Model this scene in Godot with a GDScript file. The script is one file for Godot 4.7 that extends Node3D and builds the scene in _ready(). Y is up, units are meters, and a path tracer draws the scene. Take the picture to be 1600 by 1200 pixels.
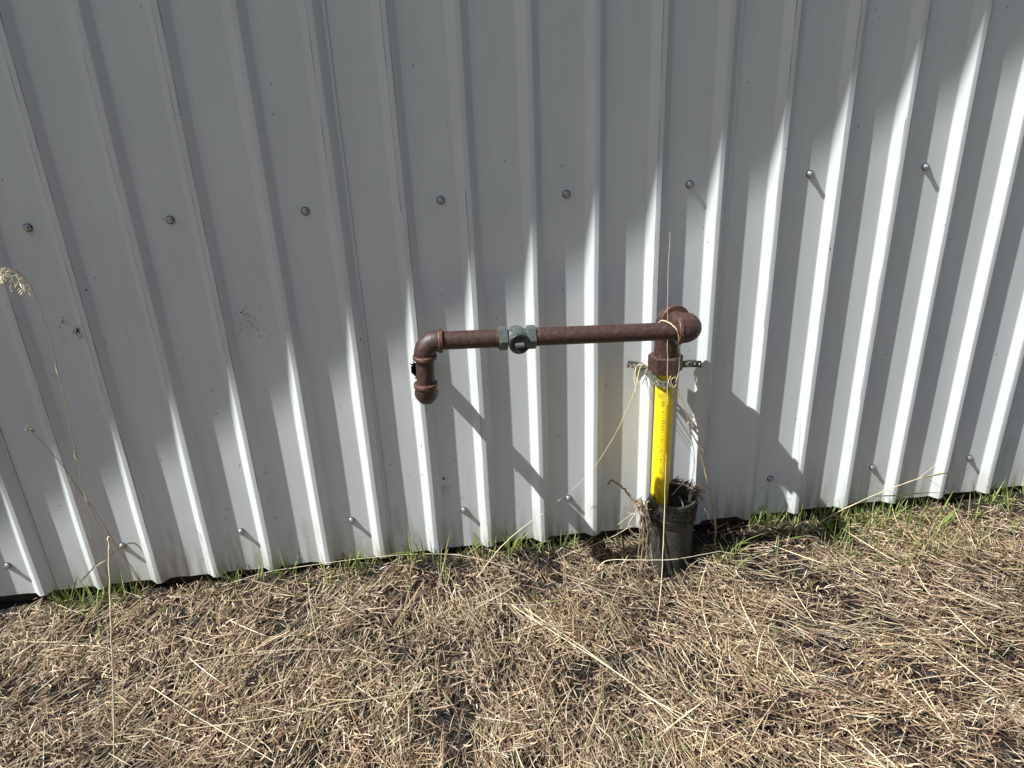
extends Node3D

# A white ribbed-metal shed wall with an iron gas line standing in front of it, over a mat of dead grass.
# World: x runs along the wall to the right, y is up, z points out of the wall towards the viewer; metres.

const GROUND := -0.165
const RIB0 := 0.35          # left base of one rib
const PITCH := 0.1524       # rib to rib
const PANEL := 0.9144       # cover width of one sheet
const SEAM := 1.012         # a lap between two sheets
const HEM := -0.116         # bottom edge of the siding

var rng := RandomNumberGenerator.new()
var hills := FastNoiseLite.new()
var fine := FastNoiseLite.new()
var taken := {}
var mats := {}

class MB:
	var v := PackedVector3Array()
	var n := PackedVector3Array()
	var uv := PackedVector2Array()
	var c := PackedColorArray()
	var i := PackedInt32Array()
	func vert(p: Vector3, nn: Vector3, t := Vector2.ZERO, col := Color.WHITE) -> int:
		v.append(p); n.append(nn); uv.append(t); c.append(col)
		return v.size() - 1
	func tri(a: int, b: int, d: int) -> void:
		var f := (v[d] - v[a]).cross(v[b] - v[a])
		if f.dot(n[a] + n[b] + n[d]) < 0.0:
			i.append_array([a, d, b])
		else:
			i.append_array([a, b, d])
	func quad(a: int, b: int, d: int, e: int) -> void:
		tri(a, b, d); tri(a, d, e)
	func flat(ps: Array, col := Color.WHITE) -> void:
		# a convex polygon with its own flat normal; points run clockwise seen from outside
		var nn: Vector3 = (ps[2] - ps[0]).cross(ps[1] - ps[0]).normalized()
		var ids := []
		for p in ps: ids.append(vert(p, nn, Vector2(p.x, p.y), col))
		for k in range(1, ps.size() - 1): tri(ids[0], ids[k], ids[k + 1])
	func box(a: Vector3, b: Vector3) -> void:
		var m := (a + b) / 2.0
		var h := (b - a) / 2.0
		for ax in 3:
			for s in [-1.0, 1.0]:
				var d := Vector3.ZERO; d[ax] = s
				var u := Vector3.ZERO; u[(ax + 1) % 3] = 1
				var w := Vector3.ZERO; w[(ax + 2) % 3] = 1
				var ids := []
				for q in [[-1, -1], [1, -1], [1, 1], [-1, 1]]:
					ids.append(vert(m + (d + u * q[0] + w * q[1]) * h, d, Vector2(q[0], q[1])))
				quad(ids[0], ids[1], ids[2], ids[3])
	func tube(pts: Array, rad: Array, seg := 20, caps := true, col := Color.WHITE) -> void:
		# swept round bar; rad holds one radius per point
		var up := Vector3.UP
		var t0: Vector3 = (pts[1] - pts[0]).normalized()
		if absf(t0.dot(up)) > 0.9: up = Vector3.RIGHT
		var side := t0.cross(up).normalized()
		var rings := []
		var run := 0.0
		for k in pts.size():
			var t: Vector3
			if k == 0: t = pts[1] - pts[0]
			elif k == pts.size() - 1: t = pts[k] - pts[k - 1]
			else: t = (pts[k + 1] - pts[k]).normalized() + (pts[k] - pts[k - 1]).normalized()
			if t.length() < 1e-9: t = t0
			t = t.normalized()
			t0 = t
			side = (side - t * side.dot(t)).normalized()
			var other := t.cross(side)
			if k > 0: run += (pts[k] - pts[k - 1]).length()
			var slope := 0.0
			if pts.size() > 1:
				var a := maxi(k - 1, 0)
				var b := mini(k + 1, pts.size() - 1)
				var dl: float = (pts[b] - pts[a]).length()
				if dl > 1e-7: slope = (rad[a] - rad[b]) / dl
			slope = clampf(slope, -3.0, 3.0)
			var ring := []
			for s in seg + 1:
				var an := TAU * s / seg
				var d := side * cos(an) + other * sin(an)
				ring.append(vert(pts[k] + d * rad[k], (d + t * slope).normalized(), Vector2(float(s) / seg, run), col))
			rings.append(ring)
		for k in pts.size() - 1:
			for s in seg:
				quad(rings[k][s], rings[k][s + 1], rings[k + 1][s + 1], rings[k + 1][s])
		if caps:
			for e in [0, pts.size() - 1]:
				if rad[e] < 1e-5: continue
				var t: Vector3 = (pts[1] - pts[0]).normalized() * -1.0 if e == 0 else (pts[e] - pts[e - 1]).normalized()
				var mid := vert(pts[e], t, Vector2.ZERO, col)
				var ids := []
				for s in seg + 1: ids.append(vert(v[rings[e][s]], t, Vector2.ZERO, col))
				for s in seg: tri(mid, ids[s], ids[s + 1])
	func lathe(at: Vector3, axis: Vector3, prof: Array, seg := 24) -> void:
		# prof: [distance along the axis, radius], sharp edges: every step has its own ring pair
		for k in prof.size() - 1:
			if absf(prof[k][0] - prof[k + 1][0]) + absf(prof[k][1] - prof[k + 1][1]) < 1e-6: continue
			var a := axis.normalized()
			var s1 := a.cross(Vector3.UP if absf(a.y) < 0.9 else Vector3.RIGHT).normalized()
			var s2 := a.cross(s1)
			var dz: float = prof[k + 1][0] - prof[k][0]
			var dr: float = prof[k + 1][1] - prof[k][1]
			var r0 := []
			var r1 := []
			for s in seg + 1:
				var an := TAU * s / seg
				var d := s1 * cos(an) + s2 * sin(an)
				var nn := (d * dz - a * dr).normalized()
				r0.append(vert(at + a * prof[k][0] + d * prof[k][1], nn, Vector2(float(s) / seg, prof[k][0])))
				r1.append(vert(at + a * prof[k + 1][0] + d * prof[k + 1][1], nn, Vector2(float(s) / seg, prof[k + 1][0])))
			for s in seg: quad(r0[s], r0[s + 1], r1[s + 1], r1[s])
	func hexa(at: Vector3, axis: Vector3, across: float, length: float, turn := 0.0, bevel := 0.0015) -> void:
		# a hexagonal prism with bevelled rims, starting at «at»
		var a := axis.normalized()
		var s1 := a.cross(Vector3.UP if absf(a.y) < 0.9 else Vector3.RIGHT).normalized()
		var s2 := a.cross(s1)
		var rr := across / sqrt(3.0)
		var rings := []
		for q in [[0.0, rr - bevel * 1.6], [bevel, rr], [length - bevel, rr], [length, rr - bevel * 1.6]]:
			var ring := []
			for s in 6:
				var an := TAU * s / 6.0 + turn
				ring.append(at + a * q[0] + (s1 * cos(an) + s2 * sin(an)) * q[1])
			rings.append(ring)
		var mid := at + a * length / 2.0
		for k in 3:
			for s in 6:
				poly([rings[k][s], rings[k][(s + 1) % 6], rings[k + 1][(s + 1) % 6], rings[k + 1][s]], mid)
		poly(rings[0], mid); poly(rings[3], mid)
	func poly(ps: Array, inside: Vector3) -> void:
		var nn: Vector3 = (ps[2] - ps[0]).cross(ps[1] - ps[0]).normalized()
		if nn.dot(ps[0] + ps[2] - inside * 2.0) < 0.0: nn = -nn
		var ids := []
		for p in ps: ids.append(vert(p, nn, Vector2(p.x + p.z, p.y)))
		for k in range(1, ps.size() - 1): tri(ids[0], ids[k], ids[k + 1])
	func blade(pts: Array, widths: Array, side: Vector3, col: Color, keel := 0.0) -> void:
		# a leaf: a narrow strip that follows pts, folded a little along its middle
		var ids := []
		for k in pts.size():
			var t: Vector3 = (pts[mini(k + 1, pts.size() - 1)] - pts[maxi(k - 1, 0)]).normalized()
			var s := side - t * side.dot(t)
			if s.length() < 1e-4: s = t.cross(Vector3(0.3, 0.9, 0.1))
			s = s.normalized()
			var nn := s.cross(t).normalized()
			if nn.y < 0: nn = -nn
			var w: float = widths[k] / 2.0
			if keel > 0.0:
				ids.append([vert(pts[k] - s * w, (nn - s * 0.4).normalized(), Vector2.ZERO, col), vert(pts[k] - nn * keel * w, nn, Vector2.ZERO, col), vert(pts[k] + s * w, (nn + s * 0.4).normalized(), Vector2.ZERO, col)])
			else:
				ids.append([vert(pts[k] - s * w, nn, Vector2.ZERO, col), vert(pts[k] + s * w, nn, Vector2.ZERO, col)])
		for k in pts.size() - 1:
			for j in ids[k].size() - 1:
				quad(ids[k][j], ids[k][j + 1], ids[k + 1][j + 1], ids[k + 1][j])
	func mesh(m: Material) -> ArrayMesh:
		var a := []
		a.resize(Mesh.ARRAY_MAX)
		a[Mesh.ARRAY_VERTEX] = v; a[Mesh.ARRAY_NORMAL] = n; a[Mesh.ARRAY_TEX_UV] = uv; a[Mesh.ARRAY_COLOR] = c; a[Mesh.ARRAY_INDEX] = i
		var out := ArrayMesh.new()
		out.add_surface_from_arrays(Mesh.PRIMITIVE_TRIANGLES, a)
		if m: out.surface_set_material(0, m)
		return out

# ---------------------------------------------------------------- naming

func numbered(called: String) -> String:
	var k: int = taken.get(called, 0)
	taken[called] = k + 1
	return called if k == 0 else "%s_%03d" % [called, k]

func tag(o: Node3D, label: String, category: String, group := "") -> void:
	o.set_meta("label", label)
	o.set_meta("category", category)
	if group: o.set_meta("group", group)

func thing(called: String, label: String, category: String, at := Vector3.ZERO, group := "") -> Node3D:
	var o := Node3D.new()
	o.name = numbered(called)
	add_child(o)
	o.position = at
	tag(o, label, category, group)
	return o

func obj(called: String, b: MB, m: Material, parent: Node3D = null) -> MeshInstance3D:
	var o := MeshInstance3D.new()
	o.mesh = b.mesh(m)
	o.name = called if parent else numbered(called)
	(parent if parent else self).add_child(o, true)
	return o

# ---------------------------------------------------------------- materials

func lin(r: float, g: float, b: float) -> Color:
	return Color(r, g, b).linear_to_srgb()

func plain(c: Color, rough := 0.6, metal := 0.0) -> StandardMaterial3D:
	var m := StandardMaterial3D.new()
	m.albedo_color = c
	m.roughness = rough
	m.metallic = metal
	return m

func noise_tex(stops: Array, freq: float, size := 512, octaves := 5, sd := 1) -> NoiseTexture2D:
	var n := FastNoiseLite.new()
	n.noise_type = FastNoiseLite.TYPE_SIMPLEX_SMOOTH
	n.seed = sd
	n.frequency = freq
	n.fractal_octaves = octaves
	n.fractal_gain = 0.6
	var t := NoiseTexture2D.new()
	t.width = size; t.height = size
	t.seamless = true
	t.noise = n
	var g := Gradient.new()
	var off := PackedFloat32Array()
	var col := PackedColorArray()
	for s in stops:
		off.append(s[0]); col.append(s[1])
	g.offsets = off; g.colors = col
	t.color_ramp = g
	return t

func bump_tex(freq: float, strength: float, sd: int, size := 512) -> NoiseTexture2D:
	var n := FastNoiseLite.new()
	n.seed = sd
	n.frequency = freq
	n.fractal_octaves = 4
	var t := NoiseTexture2D.new()
	t.width = size; t.height = size
	t.seamless = true
	t.as_normal_map = true
	t.bump_strength = strength
	t.noise = n
	return t

func mottled(stops: Array, freq: float, repeats: float, rough: float, metal: float, bump := 0.0, sd := 1) -> StandardMaterial3D:
	var m := plain(Color.WHITE, rough, metal)
	m.albedo_texture = noise_tex(stops, freq, 512, 5, sd)
	m.uv1_triplanar = true
	m.uv1_world_triplanar = true
	m.uv1_scale = Vector3.ONE * repeats
	if bump > 0.0:
		m.normal_enabled = true
		m.normal_texture = bump_tex(freq * 2.5, bump, sd + 7)
		m.normal_scale = 0.6
	return m

func make_materials() -> void:
	mats.rust = mottled([[0.0, lin(0.020, 0.010, 0.009)], [0.35, lin(0.042, 0.020, 0.017)], [0.6, lin(0.056, 0.028, 0.024)], [0.76, lin(0.078, 0.040, 0.033)], [0.9, lin(0.17, 0.08, 0.05)]], 0.018, 9.0, 0.5, 0.0, 3.0, 3)
	mats.rust_band = mottled([[0.0, lin(0.035, 0.016, 0.012)], [0.5, lin(0.08, 0.036, 0.027)], [0.85, lin(0.2, 0.095, 0.06)]], 0.02, 11.0, 0.5, 0.0, 3.0, 5)
	mats.valve = mottled([[0.0, lin(0.05, 0.06, 0.056)], [0.5, lin(0.105, 0.122, 0.116)], [0.85, lin(0.19, 0.215, 0.205)]], 0.02, 10.0, 0.42, 0.35, 2.0, 11)
	mats.valve_dark = mottled([[0.0, lin(0.012, 0.013, 0.013)], [0.8, lin(0.04, 0.042, 0.04)]], 0.03, 12.0, 0.5, 0.2, 2.0, 13)
	mats.zinc = plain(lin(0.40, 0.41, 0.42), 0.42, 0.85)
	mats.rubber = plain(lin(0.03, 0.03, 0.032), 0.7)
	mats.strap = mottled([[0.0, lin(0.05, 0.05, 0.04)], [0.5, lin(0.12, 0.118, 0.10)], [0.8, lin(0.24, 0.235, 0.2)]], 0.02, 14.0, 0.5, 0.3, 2.0, 17)
	mats.strap_dark = mottled([[0.0, lin(0.008, 0.008, 0.007)], [0.6, lin(0.016, 0.0155, 0.013)], [0.85, lin(0.036, 0.034, 0.028)]], 0.02, 14.0, 0.6, 0.1, 2.0, 19)
	mats.conduit = mottled([[0.0, lin(0.022, 0.021, 0.018)], [0.5, lin(0.040, 0.038, 0.032)], [0.85, lin(0.066, 0.062, 0.052)]], 0.012, 4.0, 0.6, 0.0, 1.0, 23)
	mats.board = mottled([[0.0, lin(0.025, 0.018, 0.012)], [0.5, lin(0.05, 0.036, 0.023)], [0.9, lin(0.09, 0.066, 0.042)]], 0.02, 5.0, 0.85, 0.0, 2.0, 29)
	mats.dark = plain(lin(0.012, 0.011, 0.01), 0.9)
	mats.white = plain(lin(0.60, 0.605, 0.60), 0.4)
	mats.roof = plain(lin(0.16, 0.17, 0.18), 0.5, 0.2)
	mats.straw = plain(Color.WHITE, 0.62)
	mats.straw.vertex_color_use_as_albedo = true
	mats.straw.backlight_enabled = true
	mats.straw.backlight = Color(0.16, 0.14, 0.10)
	mats.green = plain(Color.WHITE, 0.5)
	mats.green.vertex_color_use_as_albedo = true
	mats.green.backlight_enabled = true
	mats.green.backlight = Color(0.55, 0.6, 0.22)
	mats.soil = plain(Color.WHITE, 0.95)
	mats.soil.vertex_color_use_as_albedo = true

func pipe_print() -> StandardMaterial3D:
	# yellow plastic with one line of worn, tiny dark print along the pipe
	var w := 256
	var h := 1024
	var im := Image.create(w, h, true, Image.FORMAT_RGB8)
	var r := RandomNumberGenerator.new()
	r.seed = 5
	var n := FastNoiseLite.new()
	n.seed = 8; n.frequency = 0.012; n.fractal_octaves = 4
	for y in h:
		for x in w:
			var k := n.get_noise_2d(x, y * 0.35)
			var c := Color(0.975, 0.835 + k * 0.05, 0.11 + absf(k) * 0.1)
			if k > 0.33: c = c.lerp(Color(0.72, 0.62, 0.14), minf(1.0, (k - 0.33) * 3.0))
			var v := float(y) / h                        # soil splashed on the foot, scuffs where the strap rubs
			var k2 := n.get_noise_2d(x * 2.3 + 500.0, y * 1.6)
			c = c.lerp(Color(0.46, 0.38, 0.17), clampf((v - 0.42) * 2.2, 0.0, 0.5) * clampf(0.3 + k2 * 1.6, 0.0, 1.0))
			if v < 0.12: c = c.lerp(Color(0.62, 0.54, 0.2), clampf(0.3 + k2, 0.0, 1.0) * 0.7)
			if k2 > 0.42: c = c.lerp(Color(0.70, 0.62, 0.28), 0.5)
			im.set_pixel(x, y, c)
	var glyphs := [[1, 1, 1, 1, 0, 1, 1, 1, 1], [1, 1, 0, 1, 1, 1, 0, 1, 1], [0, 1, 0, 0, 1, 0, 0, 1, 0], [1, 0, 1, 1, 1, 1, 1, 0, 1], [1, 1, 1, 1, 0, 0, 1, 1, 1]]
	var y := 90
	while y < h - 80:
		var g: Array = glyphs[r.randi() % 5]
		if r.randf() > 0.16:
			for a in 3:
				for b in 3:
					if g[a * 3 + b] == 1 and r.randf() > 0.12:
						im.fill_rect(Rect2i(int(w * 0.04) + a * 3, y + b * 3, 3, 2), Color(0.52, 0.44, 0.05))
		y += 14 if r.randf() > 0.15 else 34
	im.generate_mipmaps()
	var m := plain(Color.WHITE, 0.38)
	m.albedo_texture = ImageTexture.create_from_image(im)
	m.uv1_scale = Vector3(1, 1.0 / 0.64, 1)
	return m

func panel_paint(k: int) -> StandardMaterial3D:
	# white baked paint with its own dust, rain streaks, fly specks and hairline cracks on the bends; u across the sheet, v up from the hem over 1.7 m
	var w := 640
	var h := 1100
	var im := Image.create(w, h, false, Image.FORMAT_RGB8)
	var r := RandomNumberGenerator.new()
	r.seed = 100 + k
	var n := FastNoiseLite.new()
	n.seed = 40 + k; n.frequency = 0.01; n.fractal_octaves = 4
	var n2 := FastNoiseLite.new()
	n2.seed = 90 + k; n2.frequency = 0.045; n2.fractal_octaves = 3
	var base := Color(0.805, 0.810, 0.808)
	var dirt := Color(0.50, 0.45, 0.36)
	for y in h:
		var up := 1.7 * (1.0 - float(y) / h)
		for x in w:
			var a := n.get_noise_2d(x, y * 0.35)
			var b := n2.get_noise_2d(x, y * 0.12)
			var c := base * (1.0 + a * 0.025 + b * 0.012)
			var splash := clampf(1.0 - up / (0.15 + 0.14 * a), 0.0, 1.0) * clampf(0.35 + b * 1.0, 0.0, 1.0) * 0.6
			c = c.lerp(dirt, clampf(splash, 0.0, 0.6))
			c.a = 1
			im.set_pixel(x, y, c)
	var px := func(xr: float) -> int: return int(xr / PANEL * w)
	var py := func(yr: float) -> int: return int((1.0 - (yr - HEM) / 1.7) * h)
	var crack := Color(0.20, 0.20, 0.20)
	for q in 6:
		var left := 0.1 + PITCH * q
		for bend in [0.0195, 0.0325]:
			if r.randf() < 0.62:
				var lo := r.randf_range(-0.1, 0.9)
				var hi := lo + r.randf_range(0.4, 1.4)
				if bend > 0.03: lo = r.randf_range(0.0, 0.4); hi = 1.6
				var x0: int = px.call(left + bend)
				for y in range(maxi(0, py.call(hi)), mini(h - 1, py.call(lo))):
					var keep := n2.get_noise_2d(x0 * 5.0, y * 0.3)
					im.set_pixel(x0, y, im.get_pixel(x0, y).lerp(crack, clampf(0.40 + keep * 0.45, 0.0, 0.7)))
	for s in 90:                                      # specks
		var x := r.randi() % w
		var y := r.randi() % h
		var d := r.randi_range(1, 2)
		var z := r.randf_range(0.15, 0.6)
		im.fill_rect(Rect2i(x, y, d, d + r.randi() % 2), im.get_pixel(x, y).lerp(Color(0.08, 0.07, 0.06), z))
	for s in 22:                                      # scuffs near the hem
		var x := r.randi() % (w - 16)
		var y: int = py.call(HEM + r.randf() * r.randf() * 0.35) - 6
		for t in r.randi_range(3, 9):
			im.set_pixel(clampi(x + t, 0, w - 1), clampi(y + int(t * r.randf_range(-0.5, 0.9)), 0, h - 1), Color(0.52, 0.48, 0.42))
	# marks: x, y, spread, how many, colour, strength, length of a smear in texels
	var spots := []
	if k == -1:
		spots = [
			[0.729, 0.633, 0.006, 9, Color(0.05, 0.05, 0.045), 0.85, 2], [0.736, 0.618, 0.014, 14, Color(0.08, 0.08, 0.07), 0.6, 1], [0.757, 0.574, 0.005, 2, Color(0.06, 0.06, 0.05), 0.8, 2], [0.742, 0.605, 0.034, 160, Color(0.3, 0.3, 0.28), 0.32, 3],
			[0.345, 0.619, 0.007, 20, Color(0.05, 0.04, 0.035), 0.9, 6], [0.353, 0.609, 0.010, 34, Color(0.36, 0.2, 0.16), 0.5, 3], [0.352, 0.614, 0.016, 50, Color(0.36, 0.34, 0.32), 0.2, 4], [0.322, 0.646, 0.014, 8, Color(0.15, 0.13, 0.12), 0.7, 6], [0.366, 0.632, 0.006, 3, Color(0.15, 0.14, 0.13), 0.6, 3], [0.313, 0.598, 0.008, 6, Color(0.25, 0.22, 0.2), 0.4, 3], [0.40, 0.59, 0.006, 5, Color(0.3, 0.27, 0.25), 0.4, 3]]
	if k == 0:
		spots = [
			[1.174, 0.114, 0.004, 22, Color(0.24, 0.13, 0.07), 0.8, 2], [1.176, 0.08, 0.014, 60, Color(0.48, 0.38, 0.26), 0.22, 6], [1.172, 0.09, 0.006, 10, Color(0.36, 0.26, 0.17), 0.4, 3], [1.24, -0.01, 0.02, 40, Color(0.42, 0.38, 0.32), 0.25, 5], [1.30, -0.06, 0.02, 50, Color(0.5, 0.43, 0.32), 0.25, 6], [1.12, -0.06, 0.03, 60, Color(0.5, 0.43, 0.32), 0.22, 6]]
	for s in spots:
		for t in s[3]:
			var x: int = px.call(s[0] - SEAM - PANEL * k + r.randfn(0, s[2] * 0.55))
			var y: int = py.call(s[1] + r.randfn(0, s[2] * 0.65))
			var sx := r.randfn() * 0.5
			for u in r.randi_range(1, s[6]):
				for d in r.randi_range(1, 2):
					var ax := clampi(x + int(u * sx) + d, 0, w - 1)
					var ay := clampi(y + u, 0, h - 1)
					im.set_pixel(ax, ay, im.get_pixel(ax, ay).lerp(s[4], s[5] * r.randf_range(0.4, 1.0)))
	# faint runs of dirty water below the lower screws and along the bends
	for t in 26:
		var x := r.randi() % w
		var y0: int = py.call(r.randf_range(-0.02, 1.2))
		var ln := r.randi_range(40, 260)
		var tone := r.randf_range(0.02, 0.075)
		for u in ln:
			var ay := mini(h - 1, y0 + u)
			im.set_pixel(x, ay, im.get_pixel(x, ay).lerp(Color(0.3, 0.27, 0.22), tone * (1.0 - float(u) / ln)))
	var m := plain(Color.WHITE, 0.36)
	m.metallic_specular = 0.5
	m.albedo_texture = ImageTexture.create_from_image(im)
	return m

# ---------------------------------------------------------------- the ground

func ground_y(x: float, z: float) -> float:
	var near := clampf(1.0 - maxf(absf(x - 1.3) - 6.0, absf(z) - 4.0) / 6.0, 0.0, 1.0)
	var y := GROUND + 0.016 * hills.get_noise_2d(x * 9.0, z * 9.0) * near
	y += 0.02 * hills.get_noise_2d(x * 2.0 + 50.0, z * 2.0) * near
	y += 0.018 * (1.0 - smoothstep(0.0, 0.12, absf(z - 0.01))) * near
	y += 0.012 * smoothstep(0.03, 0.35, z) * near * (0.6 + 0.7 * hills.get_noise_2d(x * 3.0, 7.0))
	return y

func build_ground() -> void:
	var xs := []
	var zs := []
	var x := -1.2
	while x < 4.2: xs.append(x); x += 0.03
	var step := 0.06
	var far := -1.2
	while far > -400.0:
		far -= step; step *= 1.35; xs.push_front(far)
	far = xs[-1]; step = 0.06
	while far < 400.0:
		far += step; step *= 1.35; xs.append(far)
	var z := -0.12
	while z < 1.7: zs.append(z); z += 0.03
	far = zs[-1]; step = 0.06
	while far < 400.0:
		far += step; step *= 1.35; zs.append(far)
	far = -0.12; step = 0.3
	while far > -400.0:
		far -= step; step *= 1.5; zs.push_front(far)
	var b := MB.new()
	for zz in zs:
		for xx in xs:
			var e := 0.02
			var nn := Vector3(ground_y(xx - e, zz) - ground_y(xx + e, zz), 2 * e, ground_y(xx, zz - e) - ground_y(xx, zz + e)).normalized()
			var t := fine.get_noise_2d(xx * 30.0, zz * 30.0) * 0.3
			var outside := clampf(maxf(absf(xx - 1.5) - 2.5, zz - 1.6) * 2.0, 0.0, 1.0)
			var c := Color(0.009, 0.0062, 0.0048) * (1.0 + t)  # soil colour taken near black to carry the shade between straws
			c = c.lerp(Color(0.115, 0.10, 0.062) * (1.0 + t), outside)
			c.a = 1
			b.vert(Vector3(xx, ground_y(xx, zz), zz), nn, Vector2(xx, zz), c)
	var w := xs.size()
	for a in zs.size() - 1:
		for d in w - 1:
			var o: int = a * w + d
			b.quad(o, o + 1, o + w + 1, o + w)
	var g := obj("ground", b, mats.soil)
	g.set_meta("kind", "structure")
	g.set_meta("label", "brown soil under the dead grass in front of the wall, darkened for shaded gaps")

# ---------------------------------------------------------------- the shed

func roof_edge(x: float) -> float:                    # lower outer edge of the gable overhang
	return 2.57 + 0.39 * minf(x, 7.0 - x)

func profile() -> Array:
	# one sheet across, from its left edge: rounded bends
	var corner := [Vector2(-0.004, -0.0004)]
	for q in 6:
		var l := 0.1 + PITCH * q
		corner += [Vector2(l, 0), Vector2(l + 0.0195, 0.019), Vector2(l + 0.0325, 0.019), Vector2(l + 0.05, 0)]
	corner += [Vector2(0.9135, 0.0012), Vector2(0.9185, 0.0026)]
	var out := [corner[0]]
	for q in range(1, corner.size() - 1):
		var p: Vector2 = corner[q]
		var a: Vector2 = corner[q - 1] - p
		var d: Vector2 = corner[q + 1] - p
		var cut := minf(0.0026, minf(a.length(), d.length()) * 0.45)
		if cut > 0.04 or a.length() > 0.05:
			var extra := 3
			for t in range(1, extra + 1): out.append(corner[q - 1].lerp(p, float(t) / (extra + 1)))
		var s := p + a.normalized() * cut
		var e := p + d.normalized() * cut
		for t in [0.0, 0.25, 0.5, 0.75, 1.0]: out.append(s.lerp(p, t).lerp(p.lerp(e, t), t))
	out.append(corner[-1])
	return out

func siding(shed: Node3D, k: int, prof: Array) -> void:
	if k == 0:                                        # finer across the rib that the pipe goes through
		var more := [prof[0]]
		for q in range(1, prof.size()):
			if prof[q].x > 0.095 and prof[q].x < 0.16:
				for t in range(1, 5): more.append(prof[q - 1].lerp(prof[q], t / 5.0))
			more.append(prof[q])
		prof = more
	var b := MB.new()
	var x0 := SEAM + PANEL * k
	var seen := k >= -2 and k <= 3
	var ys := [HEM, HEM + 0.004]
	if seen:
		var y := -0.08
		while y < 1.6: ys.append(y); y += 0.05
		for q in 24: ys.append(0.4205 + 0.0025 * q)
	ys.append(1.65)
	ys.sort()
	var rows := ys.size() + 1
	var grid := []
	for rix in rows:
		var row := []
		for p in prof:
			var x: float = x0 + p.x
			var y: float = ys[rix] if rix < ys.size() else roof_edge(x) + 0.1
			var z: float = p.y
			if seen and rix < ys.size():
				var flatness := 1.0 if p.y < 0.001 else 0.45
				z += fine.get_noise_2d(x * 30.0, y * 7.0) * 0.00035 * flatness
				x += fine.get_noise_2d(y * 9.0, floor(x / PITCH) * 31.0) * 0.0008
				if rix == 0: z += fine.get_noise_2d(x * 90.0, 3.0) * 0.0018; y += fine.get_noise_2d(x * 60.0, 9.0) * 0.0025
			row.append(Vector3(x, y, z))
		grid.append(row)
	var w := prof.size()
	for a in rows:
		for d in w:
			var u: Vector3 = grid[a][mini(d + 1, w - 1)] - grid[a][maxi(d - 1, 0)]
			var t: Vector3 = grid[mini(a + 1, rows - 1)][d] - grid[maxi(a - 1, 0)][d]
			b.vert(grid[a][d], u.cross(t).normalized(), Vector2(clampf(prof[d].x / PANEL, 0.0005, 0.9995), 1.0 - clampf((grid[a][d].y - HEM) / 1.7, 0.0, 0.999)))
	for a in rows - 1:
		for d in w - 1:
			var m: Vector3 = (grid[a][d] + grid[a + 1][d + 1]) / 2.0
			if k == 0 and Vector2((m.x - 1.138) / 0.0225, (m.y - 0.449) / 0.026).length() < 1.0 + 0.3 * fine.get_noise_2d(m.y * 500.0, m.x * 500.0): continue   # torn hole round the gas pipe
			b.quad(a * w + d, a * w + d + 1, (a + 1) * w + d + 1, (a + 1) * w + d)
	var m2: Material = panel_paint(k) if k >= -1 and k <= 2 else mats.white
	obj("siding_panel", b, m2, shed)

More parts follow.
